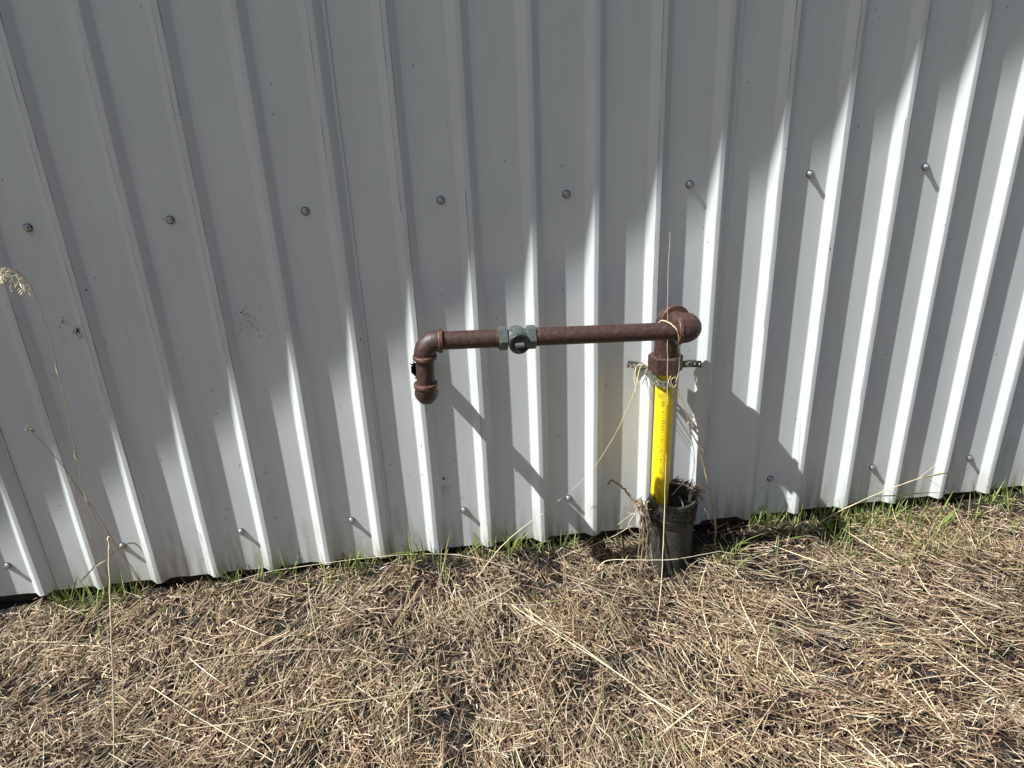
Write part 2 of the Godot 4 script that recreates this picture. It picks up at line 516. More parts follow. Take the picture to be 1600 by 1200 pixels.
func build_shed() -> void:
	var shed := thing("metal_shed", "white ribbed metal shed wall with vertical ribs and screws above dead grass", "shed", Vector3.ZERO)
	var prof := profile()
	for k in range(-3, 9): siding(shed, k, prof)
	var left := SEAM - PANEL * 3 - 0.004
	var right := SEAM + PANEL * 9
	# wall core behind the sheets, its top following the roof
	var b := MB.new()
	var mid := 3.5
	for q in [[left, mid], [mid, right]]:
		var a: float = q[0]
		var d: float = q[1]
		var ta := roof_edge(a) + 0.09
		var td := roof_edge(d) + 0.09
		for zz in [-0.045, -8.0]:
			b.flat([Vector3(a, -0.3, zz), Vector3(a, ta, zz), Vector3(d, td, zz), Vector3(d, -0.3, zz)])
	for xx in [left, right]:
		b.flat([Vector3(xx, -0.3, -0.045), Vector3(xx, roof_edge(xx) + 0.09, -0.045), Vector3(xx, roof_edge(xx) + 0.09, -8.0), Vector3(xx, -0.3, -8.0)])
	obj("wall_core", b, mats.dark, shed)
	b = MB.new()
	b.box(Vector3(left, -0.32, -0.044), Vector3(right, -0.075, -0.022))
	obj("sill_board", b, mats.board, shed)
	# gable roof: two slopes, 0.37 m past the wall
	for q in [[left - 0.3, mid], [mid, right + 0.3]]:
		b = MB.new()
		var a: float = q[0]
		var d: float = q[1]
		var ps := []
		for zz in [0.37, -8.3]:
			for xx in [a, d]:
				ps.append(Vector3(xx, roof_edge(xx), zz)); ps.append(Vector3(xx, roof_edge(xx) + 0.14, zz))
		b.flat([ps[0], ps[1], ps[3], ps[2]]); b.flat([ps[6], ps[7], ps[5], ps[4]])
		b.flat([ps[1], ps[5], ps[7], ps[3]]); b.flat([ps[0], ps[2], ps[6], ps[4]])
		b.flat([ps[4], ps[5], ps[1], ps[0]]); b.flat([ps[2], ps[3], ps[7], ps[6]])
		obj("roof", b, mats.roof, shed)
	# screws with domed steel washers over rubber
	var top := [Vector2(0.306, 0.867), Vector2(0.612, 0.864), Vector2(0.913, 0.864), Vector2(1.226, 0.869), Vector2(1.525, 0.864), Vector2(1.828, 0.868), Vector2(2.132, 0.875), Vector2(2.434, 0.874)]
	var low := [Vector2(0.001, -0.019), Vector2(0.301, 0.006), Vector2(0.614, 0.013), Vector2(0.912, 0.012), Vector2(1.223, 0.007), Vector2(1.521, 0.011), Vector2(2.120, 0.005), Vector2(2.434, 0.008), Vector2(2.742, 0.006)]
	var hb := MB.new()
	hb.hexa(Vector3(0, 0, 0.0058), Vector3(0, 0, 1), 0.0100, 0.0060, 0.2, 0.0007)
	hb.lathe(Vector3.ZERO, Vector3(0, 0, 1), [[0.0024, 0.0084], [0.0036, 0.0082], [0.0052, 0.0066], [0.0060, 0.0056], [0.0060, 0.0]], 20)
	var wb := MB.new()
	wb.lathe(Vector3.ZERO, Vector3(0, 0, 1), [[-0.001, 0.0094], [0.0016, 0.0098], [0.0026, 0.0090], [0.0026, 0.0]], 20)
	var head := hb.mesh(mats.zinc)
	var seal := wb.mesh(mats.rubber)
	var turn := 0.0
	for p in top + low:
		var o := MeshInstance3D.new()
		o.mesh = head
		o.name = "screw"
		o.position = Vector3(p.x, p.y, 0.0)
		turn += 1.9
		o.rotation = Vector3(0.05 * sin(turn * 3.0), 0.05 * cos(turn * 2.0), turn)
		shed.add_child(o, true)
		var s := MeshInstance3D.new()
		s.mesh = seal
		s.name = "washer"
		o.add_child(s, true)

# ---------------------------------------------------------------- the gas line

func arc(corner: Vector3, from: Vector3, to: Vector3, r: float, steps := 12) -> Array:
	# quarter turn that leaves along «from» (a unit direction from the corner) and ends along «to»
	var out := []
	var c := corner + (from + to) * r
	for k in steps + 1:
		var a := PI / 2 * k / steps
		out.append(c - to * r * cos(a) - from * r * sin(a))
	return out

func elbow(line: Node3D, called: String, corner: Vector3, from: Vector3, to: Vector3, r: float, bend: float, reach: float, bands := [true, true]) -> void:
	var b := MB.new()
	var pts := [corner + from * reach] + arc(corner, from, to, bend, 14) + [corner + to * reach]
	var rad := []
	for p in pts: rad.append(r)
	b.tube(pts, rad, 28)
	var e := obj(called, b, mats.rust, line)
	var dirs := [from, to]
	for k in 2:
		if not bands[k]: continue
		var d: Vector3 = dirs[k]
		b = MB.new()
		b.lathe(corner, d, [[reach - 0.0105, r * 0.98], [reach - 0.0095, r + 0.0022], [reach - 0.0075, r + 0.0034], [reach - 0.0015, r + 0.0034], [reach, r + 0.0024], [reach + 0.0004, r * 0.8]], 30)
		obj("collar", b, mats.rust_band, e)

func build_gas_line() -> void:
	var line := thing("gas_pipe", "rust brown iron gas pipe with grey valve rising from yellow plastic pipe", "gas pipe")
	var pr := 0.0207
	var a := Vector3(1.158, 0.602, 0.215)            # upper left corner
	var f := Vector3(1.777, 0.577, 0.220)            # front right corner
	var ax := (f - a).normalized()
	var low := Vector3(1.154, 0.461, 0.215)          # lower left corner
	var back := Vector3(1.768, 0.560, 0.068)         # top of the riser
	# left end: up from the wall
	var b := MB.new()
	b.tube([Vector3(1.149, 0.446, -0.06), low + Vector3(0, 0, -0.03)], [pr, pr], 24)
	obj("wall_nipple", b, mats.rust, line)
	elbow(line, "lower_elbow", low, Vector3(0, 1, 0), Vector3(-0.03, 0, -1).normalized(), 0.0243, 0.030, 0.040)
	b = MB.new()
	b.tube([low + Vector3(0, 0.03, 0), a + Vector3(0, -0.03, 0)], [pr, pr], 24)
	obj("nipple", b, mats.rust, line)
	elbow(line, "elbow", a, Vector3(0, -1, 0), ax, 0.0243, 0.032, 0.042)
	# the run with its threads
	var v0 := 0.210
	for q in [[0.02, v0 - 0.036], [v0 + 0.036, (f - a).length() - 0.02]]:
		b = MB.new()
		var pts := []
		var rad := []
		var n := 14
		for k in n + 1:
			pts.append(a + ax * lerpf(q[0], q[1], float(k) / n)); rad.append(pr)
		b.tube(pts, rad, 28)
		var run := obj("pipe", b, mats.rust, line)
		var at: float = q[1] if q[0] < 0.1 else q[0]
		var dirn := -1.0 if q[0] < 0.1 else 1.0
		b = MB.new()
		var th := []
		for k in 7:
			th.append([k * 0.0022, pr + 0.0002]); th.append([k * 0.0022 + 0.0011, pr + 0.0012])
		b.lathe(a + ax * at, ax * dirn, th, 28)
		obj("thread", b, mats.rust_band, run)
	# shut-off valve
	var vc := a + ax * v0
	b = MB.new()
	b.tube([vc - ax * 0.026, vc - ax * 0.012, vc, vc + ax * 0.012, vc + ax * 0.026], [0.0178, 0.0172, 0.018, 0.0172, 0.0178], 24)
	var zdir := Vector3(0, 0, 1)
	b.tube([vc - zdir * 0.031, vc - zdir * 0.028, vc - zdir * 0.018, vc + zdir * 0.012, vc + zdir * 0.030, vc + zdir * 0.036], [0.015, 0.0195, 0.0222, 0.0228, 0.0218, 0.0205], 30)
	for s in [-1.0, 1.0]:
		b.tube([vc + ax * 0.014 * s + Vector3(0, 0.004, 0.003), vc + ax * 0.025 * s + Vector3(0, 0.004, 0.003)], [0.0182, 0.0155], 18)
	var valve := obj("valve", b, mats.valve, line)
	for s in [-1.0, 1.0]:
		b = MB.new()
		b.hexa(vc + ax * 0.0215 * s, ax * s, 0.0475, 0.021, 0.0, 0.002)
		obj("hex_end", b, mats.valve, valve)
	b = MB.new()
	b.lathe(vc, zdir, [[0.034, 0.0228], [0.0375, 0.0236], [0.0425, 0.0236], [0.0445, 0.0222], [0.0445, 0.0182], [0.0425, 0.0175], [0.0425, 0.0]], 30)
	obj("valve_cap", b, mats.valve_dark, valve)
	b = MB.new()
	b.box(vc + Vector3(-0.0095, -0.0028, 0.0425), vc + Vector3(0.0095, 0.0028, 0.0535))
	obj("key_tang", b, plain(lin(0.15, 0.155, 0.15), 0.5, 0.3), valve)
	# right end: front elbow, link and riser
	elbow(line, "front_elbow", f, -ax, Vector3((back - f).x, 0, (back - f).z).normalized(), 0.0295, 0.030, 0.040, [true, false])
	b = MB.new()
	var lk := (back - f).normalized()
	b.tube([f + lk * 0.02, back - lk * 0.02], [0.0255, 0.0255], 26)
	obj("link_nipple", b, mats.rust, line)
	elbow(line, "riser_elbow", back, -lk, Vector3(0, -1, 0), 0.0335, 0.036, 0.050)
	b = MB.new()
	b.tube([Vector3(1.767, 0.53, 0.068), Vector3(1.766, 0.455, 0.068)], [0.0315, 0.0315], 28)
	obj("riser_nipple", b, mats.rust, line)
	b = MB.new()
	b.hexa(Vector3(1.765, 0.412, 0.068), Vector3(0, 1, 0), 0.076, 0.046, 0.25, 0.003)
	obj("hex_coupling", b, mats.rust, line)
	b = MB.new()
	var pts2 := []
	var rad2 := []
	for k in 13:
		var tt := k / 12.0
		pts2.append(Vector3(lerpf(1.767, 1.761, tt), lerpf(0.42, -0.22, tt), lerpf(0.068, 0.078, tt))); rad2.append(0.0245)
	b.tube(pts2, rad2, 32)
	obj("yellow_pipe", b, pipe_print(), line)

func perforated(b: MB, pts: Array, outs: Array, width: float, tall := Vector3.UP, thick := 0.0012) -> void:
	# a steel band with a row of real holes; pts follow its middle, outs point away from its face
	var pitch := 0.0125
	var length := 0.0
	var at := [0.0]
	for k in pts.size() - 1:
		length += (pts[k + 1] - pts[k]).length(); at.append(length)
	var where := func(s: float) -> Array:
		var k := 0
		while k < at.size() - 2 and at[k + 1] < s: k += 1
		var u := clampf((s - at[k]) / maxf(at[k + 1] - at[k], 1e-6), 0, 1)
		return [pts[k].lerp(pts[k + 1], u), outs[k].lerp(outs[k + 1], u).normalized(), (pts[k + 1] - pts[k]).normalized()]
	var cells := int(length / pitch)
	var cuts := []
	for c in cells:
		cuts.append([c * pitch, false]); cuts.append([c * pitch + pitch * 0.36, true]); cuts.append([c * pitch + pitch * 0.68, false])
	cuts.append([cells * pitch, false])
	var lanes := [-0.5, -0.16, 0.16, 0.5]
	for face in [1.0, -1.0]:
		var rows := []
		for c in cuts:
			var w: Array = where.call(c[0])
			var across: Vector3 = (w[1] as Vector3).cross(w[2]).normalized()
			if across.dot(tall) < 0: across = -across
			var row := []
			for l in lanes: row.append(b.vert(w[0] + across * l * width + w[1] * thick * 0.5 * face, w[1] * face))
			rows.append(row)
		for r in rows.size() - 1:
			for l in 3:
				if l == 1 and cuts[r][1]: continue
				b.quad(rows[r][l], rows[r][l + 1], rows[r + 1][l + 1], rows[r + 1][l])

func build_strap() -> void:
	var o := thing("pipe_strap", "perforated grey steel strap bolted to the wall around the yellow pipe", "strap")
	var c := Vector3(1.7650, 0, 0.070)
	var pts := [Vector3(1.683, 0.411, 0.006), Vector3(1.702, 0.407, 0.006), Vector3(1.722, 0.4025, 0.010), Vector3(1.729, 0.400, 0.028), Vector3(1.734, 0.396, 0.052), Vector3(1.7365, 0.393, 0.074)]
	var outs := [Vector3(0, 0.1, 1), Vector3(0, 0.1, 1), Vector3(-0.5, 0.25, 1), Vector3(-1, 0.3, 0.3), Vector3(-1, 0.25, 0.15), Vector3(-1, 0.2, 0.2)]
	for k in 9:
		var an := PI - PI * (k + 1) / 10.0
		pts.append(Vector3(c.x + cos(an) * 0.031, 0.392 - 0.004 * sin(an), c.z + sin(an) * 0.031))
		outs.append(Vector3(cos(an), 0.22, sin(an)))
	pts += [Vector3(1.799, 0.394, 0.070), Vector3(1.806, 0.396, 0.048), Vector3(1.818, 0.399, 0.024), Vector3(1.834, 0.399, 0.010), Vector3(1.855, 0.396, 0.006), Vector3(1.878, 0.396, 0.012), Vector3(1.886, 0.398, 0.022)]
	outs += [Vector3(1, 0.2, 0.1), Vector3(1, 0.2, 0.3), Vector3(0.8, 0.2, 0.8), Vector3(0.3, 0.1, 1), Vector3(0, 0.1, 1), Vector3(-0.2, 0.1, 1), Vector3(-0.8, 0.1, 0.8)]
	# resample so that the bends are round
	var b := MB.new()
	perforated(b, pts, outs, 0.0185)
	obj("band", b, mats.strap, o)
	for p in [Vector3(1.7175, 0.403, 0.008), Vector3(1.853, 0.396, 0.007)]:
		b = MB.new()
		b.lathe(p, Vector3(0, 0, 1), [[0.0, 0.0085], [0.0015, 0.0085], [0.0032, 0.0055], [0.0032, 0.0]], 18)
		b.hexa(p + Vector3(0, 0, 0.003), Vector3(0, 0, 1), 0.0085, 0.0045, 0.3, 0.0006)
		obj("bolt", b, mats.zinc_worn, o)

func build_conduit() -> void:
	var o := thing("conduit_sleeve", "short weathered grey plastic sleeve standing in soil around yellow pipe foot", "conduit")
	var c := Vector3(1.793, 0, 0.097)
	var tilt := Vector3(0.02, 1, 0.0).normalized()
	var b := MB.new()
	var foot := Vector3(1.788, -0.26, 0.097)
	b.lathe(foot, tilt, [[0.0, 0.0615], [0.235, 0.062], [0.245, 0.064], [0.305, 0.0655], [0.308, 0.0645], [0.308, 0.0585], [0.305, 0.0575], [0.2, 0.0565], [0.2, 0.0]], 48)
	obj("sleeve", b, mats.conduit, o)
	b = MB.new()
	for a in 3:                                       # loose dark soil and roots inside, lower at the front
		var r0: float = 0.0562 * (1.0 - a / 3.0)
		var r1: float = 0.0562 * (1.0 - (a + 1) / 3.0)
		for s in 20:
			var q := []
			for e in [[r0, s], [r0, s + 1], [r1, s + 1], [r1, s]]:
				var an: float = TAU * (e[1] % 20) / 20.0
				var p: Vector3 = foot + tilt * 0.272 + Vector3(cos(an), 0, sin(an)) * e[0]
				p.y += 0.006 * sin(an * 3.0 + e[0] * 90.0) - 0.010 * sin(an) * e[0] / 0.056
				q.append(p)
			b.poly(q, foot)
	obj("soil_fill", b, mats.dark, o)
	var n := 44
	for q in [[0.277, 0.0676, 0.021, mats.strap_dark, 0.0], [0.248, 0.0655, 0.017, mats.strap_dark, 0.03]]:
		var pts := []
		var outs := []
		for k in n + 1:
			var an := TAU * k / n + 1.2
			var d := Vector3(cos(an), 0, sin(an))
			pts.append(foot + tilt * (q[0] + 0.004 * sin(an * 1.0 + q[4] * 40.0)) + d * q[1]); outs.append(d)
		b = MB.new()
		perforated(b, pts, outs, q[2])
		obj("perforated_band", b, q[3], o)

# ---------------------------------------------------------------- plants

func curve(ps: Array, per := 6) -> Array:
	# Catmull-Rom through the points
	var out := []
	for k in ps.size() - 1:
		var p0: Vector3 = ps[maxi(k - 1, 0)]
		var p1: Vector3 = ps[k]
		var p2: Vector3 = ps[k + 1]
		var p3: Vector3 = ps[mini(k + 2, ps.size() - 1)]
		for t in per: out.append(p1.cubic_interpolate(p2, p0, p3, float(t) / per))
	out.append(ps[-1])
	return out

func stem(called: String, ps: Array, r0: float, r1: float, col: Color, parent: Node3D = null, knots := true) -> MeshInstance3D:
	var pts := curve(ps)
	var rad := []
	for k in pts.size():
		var r := lerpf(r0, r1, float(k) / (pts.size() - 1))
		r *= rng.randf_range(0.8, 1.2)
		if knots and k % 9 == 5: r *= 1.5
		rad.append(r)
		if k > 0 and k < pts.size() - 1: pts[k] += Vector3(rng.randfn(), rng.randfn(), rng.randfn()) * r0 * (0.6 if knots else 0.3)
	var b := MB.new()
	b.tube(pts, rad, 6, true, col)
	return obj(called, b, mats.straw, parent)

func leaf(called: String, ps: Array, w: float, col: Color, m: Material, parent: Node3D = null, side := Vector3(0.2, 0.9, 0.3)) -> MeshInstance3D:
	var pts := curve(ps, 4)
	var ws := []
	for k in pts.size():
		var t := float(k) / (pts.size() - 1)
		ws.append(w * clampf(minf(0.55 + t * 2.0, (1.0 - t) * 2.2 + 0.06), 0.06, 1.0))
	var b := MB.new()
	b.blade(pts, ws, side, col, 0.35)
	return obj(called, b, m, parent)

func V(x: float, y: float, z: float) -> Vector3:
	return Vector3(x, y, z)

const PALE := Color(0.62, 0.53, 0.36)
const TAN := Color(0.44, 0.32, 0.19)
const BROWN := Color(0.22, 0.13, 0.075)

func build_stalks() -> void:
	# tall grass with a drooping head at the far left
	var t := thing("dry_grass_stalk", "tall thin dry grass stalk at far left with pale drooping seed head", "dry stalk")
	stem("stem", [V(0.345, -0.17, 0.022), V(0.334, -0.110, 0.030), V(0.317, 0.027, 0.060), V(0.304, 0.115, 0.080), V(0.301, 0.214, 0.105), V(0.326, 0.349, 0.140), V(0.361, 0.505, 0.185), V(0.379, 0.593, 0.210), V(0.403, 0.715, 0.250), V(0.411, 0.778, 0.270), V(0.415, 0.809, 0.285), V(0.412, 0.836, 0.300), V(0.403, 0.852, 0.310), V(0.378, 0.852, 0.320)], 0.0011, 0.0006, TAN, t)
	var b := MB.new()
	for k in 30:
		var u := rng.randf()
		var at := V(0.415, 0.815, 0.288).lerp(V(0.381, 0.858, 0.318), u) + Vector3(0, 0.012 * sin(u * PI), 0)
		var d := Vector3(rng.randf_range(-0.9, 0.2), rng.randf_range(-1.1, -0.1), rng.randf_range(-0.5, 0.7)).normalized()
		var l := rng.randf_range(0.012, 0.03)
		var e := at + d * l + Vector3(0, -0.004, 0)
		b.tube([at, at.lerp(e, 0.6) + Vector3(0, 0.002, 0), e], [0.0005, 0.0005, 0.0004], 4, true, PALE)
		b.tube([e, e + d * 0.003, e + d * 0.007, e + d * 0.012], [0.0004, 0.0014, 0.0011, 0.0003], 5, false, Color(0.72, 0.62, 0.42))
	obj("seed_head", b, mats.straw, t)
	for p in [V(0.303, 0.216, 0.108), V(0.327, 0.351, 0.143), V(0.380, 0.594, 0.213)]:
		var nb := MB.new()
		nb.tube([p, p + V(0.001, 0.012, 0.003), p + V(0.003, 0.026, 0.006)], [0.0018, 0.0024, 0.0004], 6, true, PALE)
		obj("leaf_sheath", nb, mats.straw, t)
	t = thing("dry_grass_stalk", "shorter brown grass stalk leaning left of the tall seeded stalk", "dry stalk")
	stem("stem", [V(0.336, -0.15, 0.028), V(0.330, -0.077, 0.030), V(0.309, 0.046, 0.050), V(0.291, 0.154, 0.060), V(0.273, 0.220, 0.065), V(0.262, 0.277, 0.070), V(0.236, 0.354, 0.075), V(0.214, 0.408, 0.080)], 0.0012, 0.0006, Color(0.33, 0.2, 0.1), t)
	stem("side_stem", [V(0.262, 0.277, 0.070), V(0.264, 0.2, 0.066), V(0.262, 0.118, 0.06), V(0.258, 0.05, 0.055)], 0.0009, 0.0005, TAN, t)
	b = MB.new()
	for k in 9:
		var at := V(0.214, 0.408, 0.080) + Vector3(rng.randfn(), rng.randfn(), rng.randfn()) * 0.005
		b.tube([at, at + V(-0.003, 0.004, 0.001), at + V(-0.006, 0.007, 0.001)], [0.0005, 0.0018, 0.0003], 5, true, Color(0.3, 0.27, 0.2))
	obj("seed_head", b, mats.straw, t)
	t = thing("dry_grass_stalk", "pale upright cut straw stalk with a bent leaf at lower left", "dry stalk")
	stem("stem", [V(0.427, -0.173, 0.580), V(0.455, -0.016, 0.550), V(0.488, 0.166, 0.530), V(0.513, 0.306, 0.510), V(0.522, 0.361, 0.500)], 0.0011, 0.0018, PALE, t)
	leaf("leaf", [V(0.424, 0.235, 0.460), V(0.468, 0.280, 0.480), V(0.511, 0.317, 0.508), V(0.529, 0.320, 0.480), V(0.543, 0.314, 0.460), V(0.546, 0.284, 0.440), V(0.545, 0.249, 0.430)], 0.0038, Color(0.5, 0.42, 0.28), mats.straw, t)
	t = thing("dry_grass_stalk", "very tall straight pale straw standing in front of the yellow pipe", "dry stalk")
	stem("stem", [V(1.685, -0.168, 0.340), V(1.715, -0.080, 0.270), V(1.737, 0.068, 0.200), V(1.746, 0.239, 0.165), V(1.747, 0.394, 0.150), V(1.746, 0.453, 0.145), V(1.743, 0.544, 0.140), V(1.742, 0.669, 0.130), V(1.745, 0.786, 0.120)], 0.0013, 0.0005, PALE, t, false)
	# vine looped over the pipe
	t = thing("dry_vine", "dry vine looped over the pipe and hanging in twigs beside yellow pipe", "vine")
	stem("loop", [V(1.694, 0.570, 0.190), V(1.700, 0.598, 0.206), V(1.710, 0.606, 0.224), V(1.722, 0.600, 0.244), V(1.732, 0.584, 0.250), V(1.746, 0.530, 0.225), V(1.767, 0.487, 0.170), V(1.774, 0.447, 0.150), V(1.771, 0.412, 0.140)], 0.0018, 0.0014, Color(0.55, 0.45, 0.27), t, false)
	stem("knot", [V(1.764, 0.418, 0.118), V(1.758, 0.405, 0.122), V(1.768, 0.388, 0.125), V(1.780, 0.398, 0.122), V(1.774, 0.416, 0.124), V(1.762, 0.408, 0.126), V(1.770, 0.392, 0.13), V(1.778, 0.404, 0.128)], 0.0014, 0.0011, Color(0.5, 0.38, 0.23), t, false)
	stem("twig", [V(1.771, 0.412, 0.140), V(1.790, 0.359, 0.130), V(1.815, 0.292, 0.120), V(1.822, 0.259, 0.120), V(1.850, 0.207, 0.110), V(1.876, 0.129, 0.100), V(1.895, 0.056, 0.100), V(1.916, -0.026, 0.090), V(1.937, -0.119, 0.070), V(1.94, -0.17, 0.065)], 0.0015, 0.0020, Color(0.46, 0.35, 0.23), t)
	stem("twig", [V(1.778, 0.395, 0.140), V(1.798, 0.331, 0.140), V(1.832, 0.268, 0.140), V(1.850, 0.208, 0.130), V(1.874, 0.131, 0.120), V(1.895, 0.058, 0.120), V(1.918, -0.031, 0.100), V(1.934, -0.118, 0.080)], 0.0012, 0.0017, Color(0.54, 0.42, 0.28), t)
	for q in [[V(1.822, 0.259, 0.120), V(0.012, -0.02, 0.01)], [V(1.850, 0.207, 0.115), V(0.022, -0.03, 0.01)], [V(1.832, 0.268, 0.140), V(-0.012, 0.02, 0.005)], [V(1.876, 0.129, 0.105), V(-0.008, -0.014, 0.012)], [V(1.905, 0.03, 0.11), V(0.016, 0.018, 0.006)], [V(1.916, -0.026, 0.1), V(0.02, 0.026, 0.004)], [V(1.93, -0.09, 0.085), V(0.03, 0.02, 0.004)], [V(1.93, -0.1, 0.085), V(-0.03, 0.01, 0.02)]]:
		stem("thorn", [q[0], q[0] + q[1] * 0.5 + V(0, 0.003, 0), q[0] + q[1]], 0.0010, 0.0004, Color(0.42, 0.31, 0.2), t, false)
	t = thing("dry_grass_strand", "thin pale strand curving from strap bolt down across the wall", "grass strand")
	stem("strand", [V(1.722, 0.420, 0.03), V(1.713, 0.407, 0.024), V(1.698, 0.386, 0.050), V(1.686, 0.350, 0.060), V(1.662, 0.287, 0.060), V(1.633, 0.223, 0.060), V(1.587, 0.137, 0.050), V(1.545, 0.081, 0.040), V(1.525, 0.054, 0.030)], 0.0011, 0.0005, Color(0.58, 0.5, 0.27), t, false)
	stem("curl", [V(1.733, 0.445, 0.05), V(1.722, 0.418, 0.03), V(1.706, 0.412, 0.02), V(1.698, 0.392, 0.03), V(1.704, 0.372, 0.045), V(1.716, 0.384, 0.04), V(1.727, 0.412, 0.04), V(1.745, 0.470, 0.06)], 0.0009, 0.0006, PALE, t, false)
	stem("curl", [V(1.703, 0.404, 0.015), V(1.694, 0.384, 0.03), V(1.694, 0.362, 0.05), V(1.688, 0.345, 0.06)], 0.0008, 0.0005, PALE, t, false)
	for k in 16:
		if k % 8 == 0: b = MB.new()
		var p := V(1.712, 0.408, 0.014) if k < 8 else V(1.850, 0.404, 0.016)
		p += Vector3(rng.randfn() * 0.014, rng.randfn() * 0.004, absf(rng.randfn()) * 0.004)
		var d := Vector3(rng.randfn(), absf(rng.randfn()) * 0.8 - 0.2, rng.randf() * 0.5).normalized() * rng.randf_range(0.006, 0.018)
		b.tube([p - d * 0.6, p, p + d + Vector3(rng.randfn(), rng.randfn(), 0) * 0.003], [0.0003, 0.0008, 0.0003], 4, true, Color(0.28, 0.22, 0.14) * rng.randf_range(0.4, 1.8))
		if k % 8 == 7: obj("fibres", b, mats.straw, t)
	t = thing("dry_grass_strand", "straight pale straw leaning up across the wall foot left of riser", "grass strand")
	stem("strand", [V(1.24, -0.13, 0.13), V(1.300, -0.059, 0.120), V(1.344, -0.014, 0.120), V(1.398, 0.020, 0.110), V(1.444, 0.044, 0.100), V(1.485, 0.070, 0.090)], 0.0014, 0.0004, Color(0.66, 0.58, 0.36), t, false)
	t = thing("dead_stem_bundle", "clump of dead brown stems with hooked twig left of grey sleeve", "dead stems")
	stem("hooked_twig", [V(1.606, 0.118, 0.118), V(1.612, 0.128, 0.120), V(1.622, 0.128, 0.122), V(1.640, 0.115, 0.13), V(1.662, 0.088, 0.140), V(1.690, 0.062, 0.150)], 0.0024, 0.0028, Color(0.28, 0.18, 0.11), t)
	for k in 9:
		var j := Vector3(rng.randfn() * 0.008, 0, rng.randfn() * 0.006)
		stem("stem", [V(1.690, 0.066, 0.150) + j * 0.6 + Vector3(0, rng.randfn() * 0.01, 0), V(1.696, 0.006, 0.160) + j * 1.2, V(1.692, -0.06, 0.172) + j * 1.4, V(1.694, -0.13, 0.19) + j * 1.8 + Vector3(rng.randfn() * 0.02, 0, 0), V(1.70, -0.18, 0.20) + j * 4.0], 0.0018, 0.0013, Color(0.27, 0.20, 0.13) * rng.randf_range(0.6, 1.4), t)
	b = MB.new()
	for k in 46:
		var p := V(1.684, 0.062, 0.150) + Vector3(rng.randfn() * 0.012, rng.randfn() * 0.010, rng.randfn() * 0.01)
		var d := Vector3(rng.randfn(), rng.randfn(), rng.randfn()).normalized() * rng.randf_range(0.006, 0.016)
		b.tube([p - d, p + Vector3(rng.randfn(), rng.randfn(), rng.randfn()) * 0.005, p + d.rotated(Vector3.UP, rng.randf_range(-1.4, 1.4))], [0.0006, 0.0013, 0.0005], 5, true, Color(0.29, 0.215, 0.14) * rng.randf_range(0.5, 1.7))
	obj("tangle", b, mats.straw, t)
	for q in [[V(1.70, 0.055, 0.15), V(1.72, 0.07, 0.13), V(1.745, 0.085, 0.12)], [V(1.688, 0.05, 0.15), V(1.655, 0.03, 0.15), V(1.625, 0.012, 0.155)], [V(1.68, 0.05, 0.152), V(1.655, 0.01, 0.155), V(1.665, -0.015, 0.16), V(1.69, -0.025, 0.16)], [V(1.70, -0.04, 0.17), V(1.715, -0.1, 0.19), V(1.73, -0.17, 0.2)], [V(1.665, 0.0, 0.15), V(1.60, -0.06, 0.12), V(1.52, -0.11, 0.09), V(1.46, -0.15, 0.07)]]:
		stem("shoot", q, 0.0011, 0.0007, PALE * rng.randf_range(0.7, 1.0), t, false)
	t = thing("twig_litter", "dark dead twigs and roots caught on back rim of grey sleeve", "twigs")
	b = MB.new()
	for k in 60:
		var an := rng.randf_range(-1.35, 0.45)
		var p := V(1.797 + cos(an) * 0.062, 0.050 + rng.randf() * 0.010, 0.097 + sin(an) * 0.062)
		var d := Vector3(rng.randfn(), rng.randfn() * 0.35, rng.randfn()).normalized() * rng.randf_range(0.012, 0.03)
		b.tube([p - d, p - d * 0.3 + Vector3(rng.randfn(), absf(rng.randfn()), rng.randfn()) * 0.005, p + Vector3(0, 0.004, 0), p + d.rotated(Vector3.UP, rng.randf_range(-1.5, 1.5))], [0.0006, 0.0011, 0.0013, 0.0004], 5, true, Color(0.10, 0.065, 0.045) * rng.randf_range(0.4, 1.8))
	obj("twigs", b, mats.straw, t)
	for q in [[V(1.83, 0.045, 0.13), V(1.862, 0.03, 0.13), V(1.886, -0.003, 0.125), V(1.905, -0.045, 0.12), V(1.925, -0.06, 0.11)], [V(1.855, 0.04, 0.12), V(1.875, 0.015, 0.13), V(1.89, -0.02, 0.13)], [V(1.76, 0.03, 0.14), V(1.785, 0.034, 0.155), V(1.805, 0.046, 0.15), V(1.80, 0.065, 0.13)], [V(1.79, 0.05, 0.1), V(1.81, 0.075, 0.1), V(1.83, 0.098, 0.1), V(1.835, 0.108, 0.1)]]:
		stem("root", q, 0.0017, 0.0008, Color(0.36, 0.27, 0.18) * rng.randf_range(0.6, 1.2), t, false)
	t = thing("dry_grass_strand", "dry branching straw lying against the wall foot at right", "grass strand")
	stem("strand", [V(2.255, -0.125, 0.060), V(2.374, -0.076, 0.050), V(2.486, -0.034, 0.050), V(2.582, -0.000, 0.060), V(2.64, 0.004, 0.065)], 0.0013, 0.0011, Color(0.6, 0.5, 0.3), t)
	leaf("leaf", [V(2.56, -0.008, 0.06), V(2.62, 0.004, 0.065), V(2.665, 0.008, 0.07), V(2.703, 0.024, 0.07)], 0.005, Color(0.66, 0.6, 0.44), mats.straw, t)
	leaf("leaf", [V(2.42, -0.060, 0.05), V(2.508, -0.064, 0.055), V(2.565, -0.060, 0.06), V(2.640, -0.068, 0.06)], 0.006, Color(0.62, 0.54, 0.36), mats.straw, t)
	stem("side_stem", [V(2.549, 0.0, 0.060), V(2.57, 0.02, 0.064), V(2.588, 0.05, 0.068), V(2.597, 0.081, 0.070)], 0.0008, 0.0005, PALE, t, false)
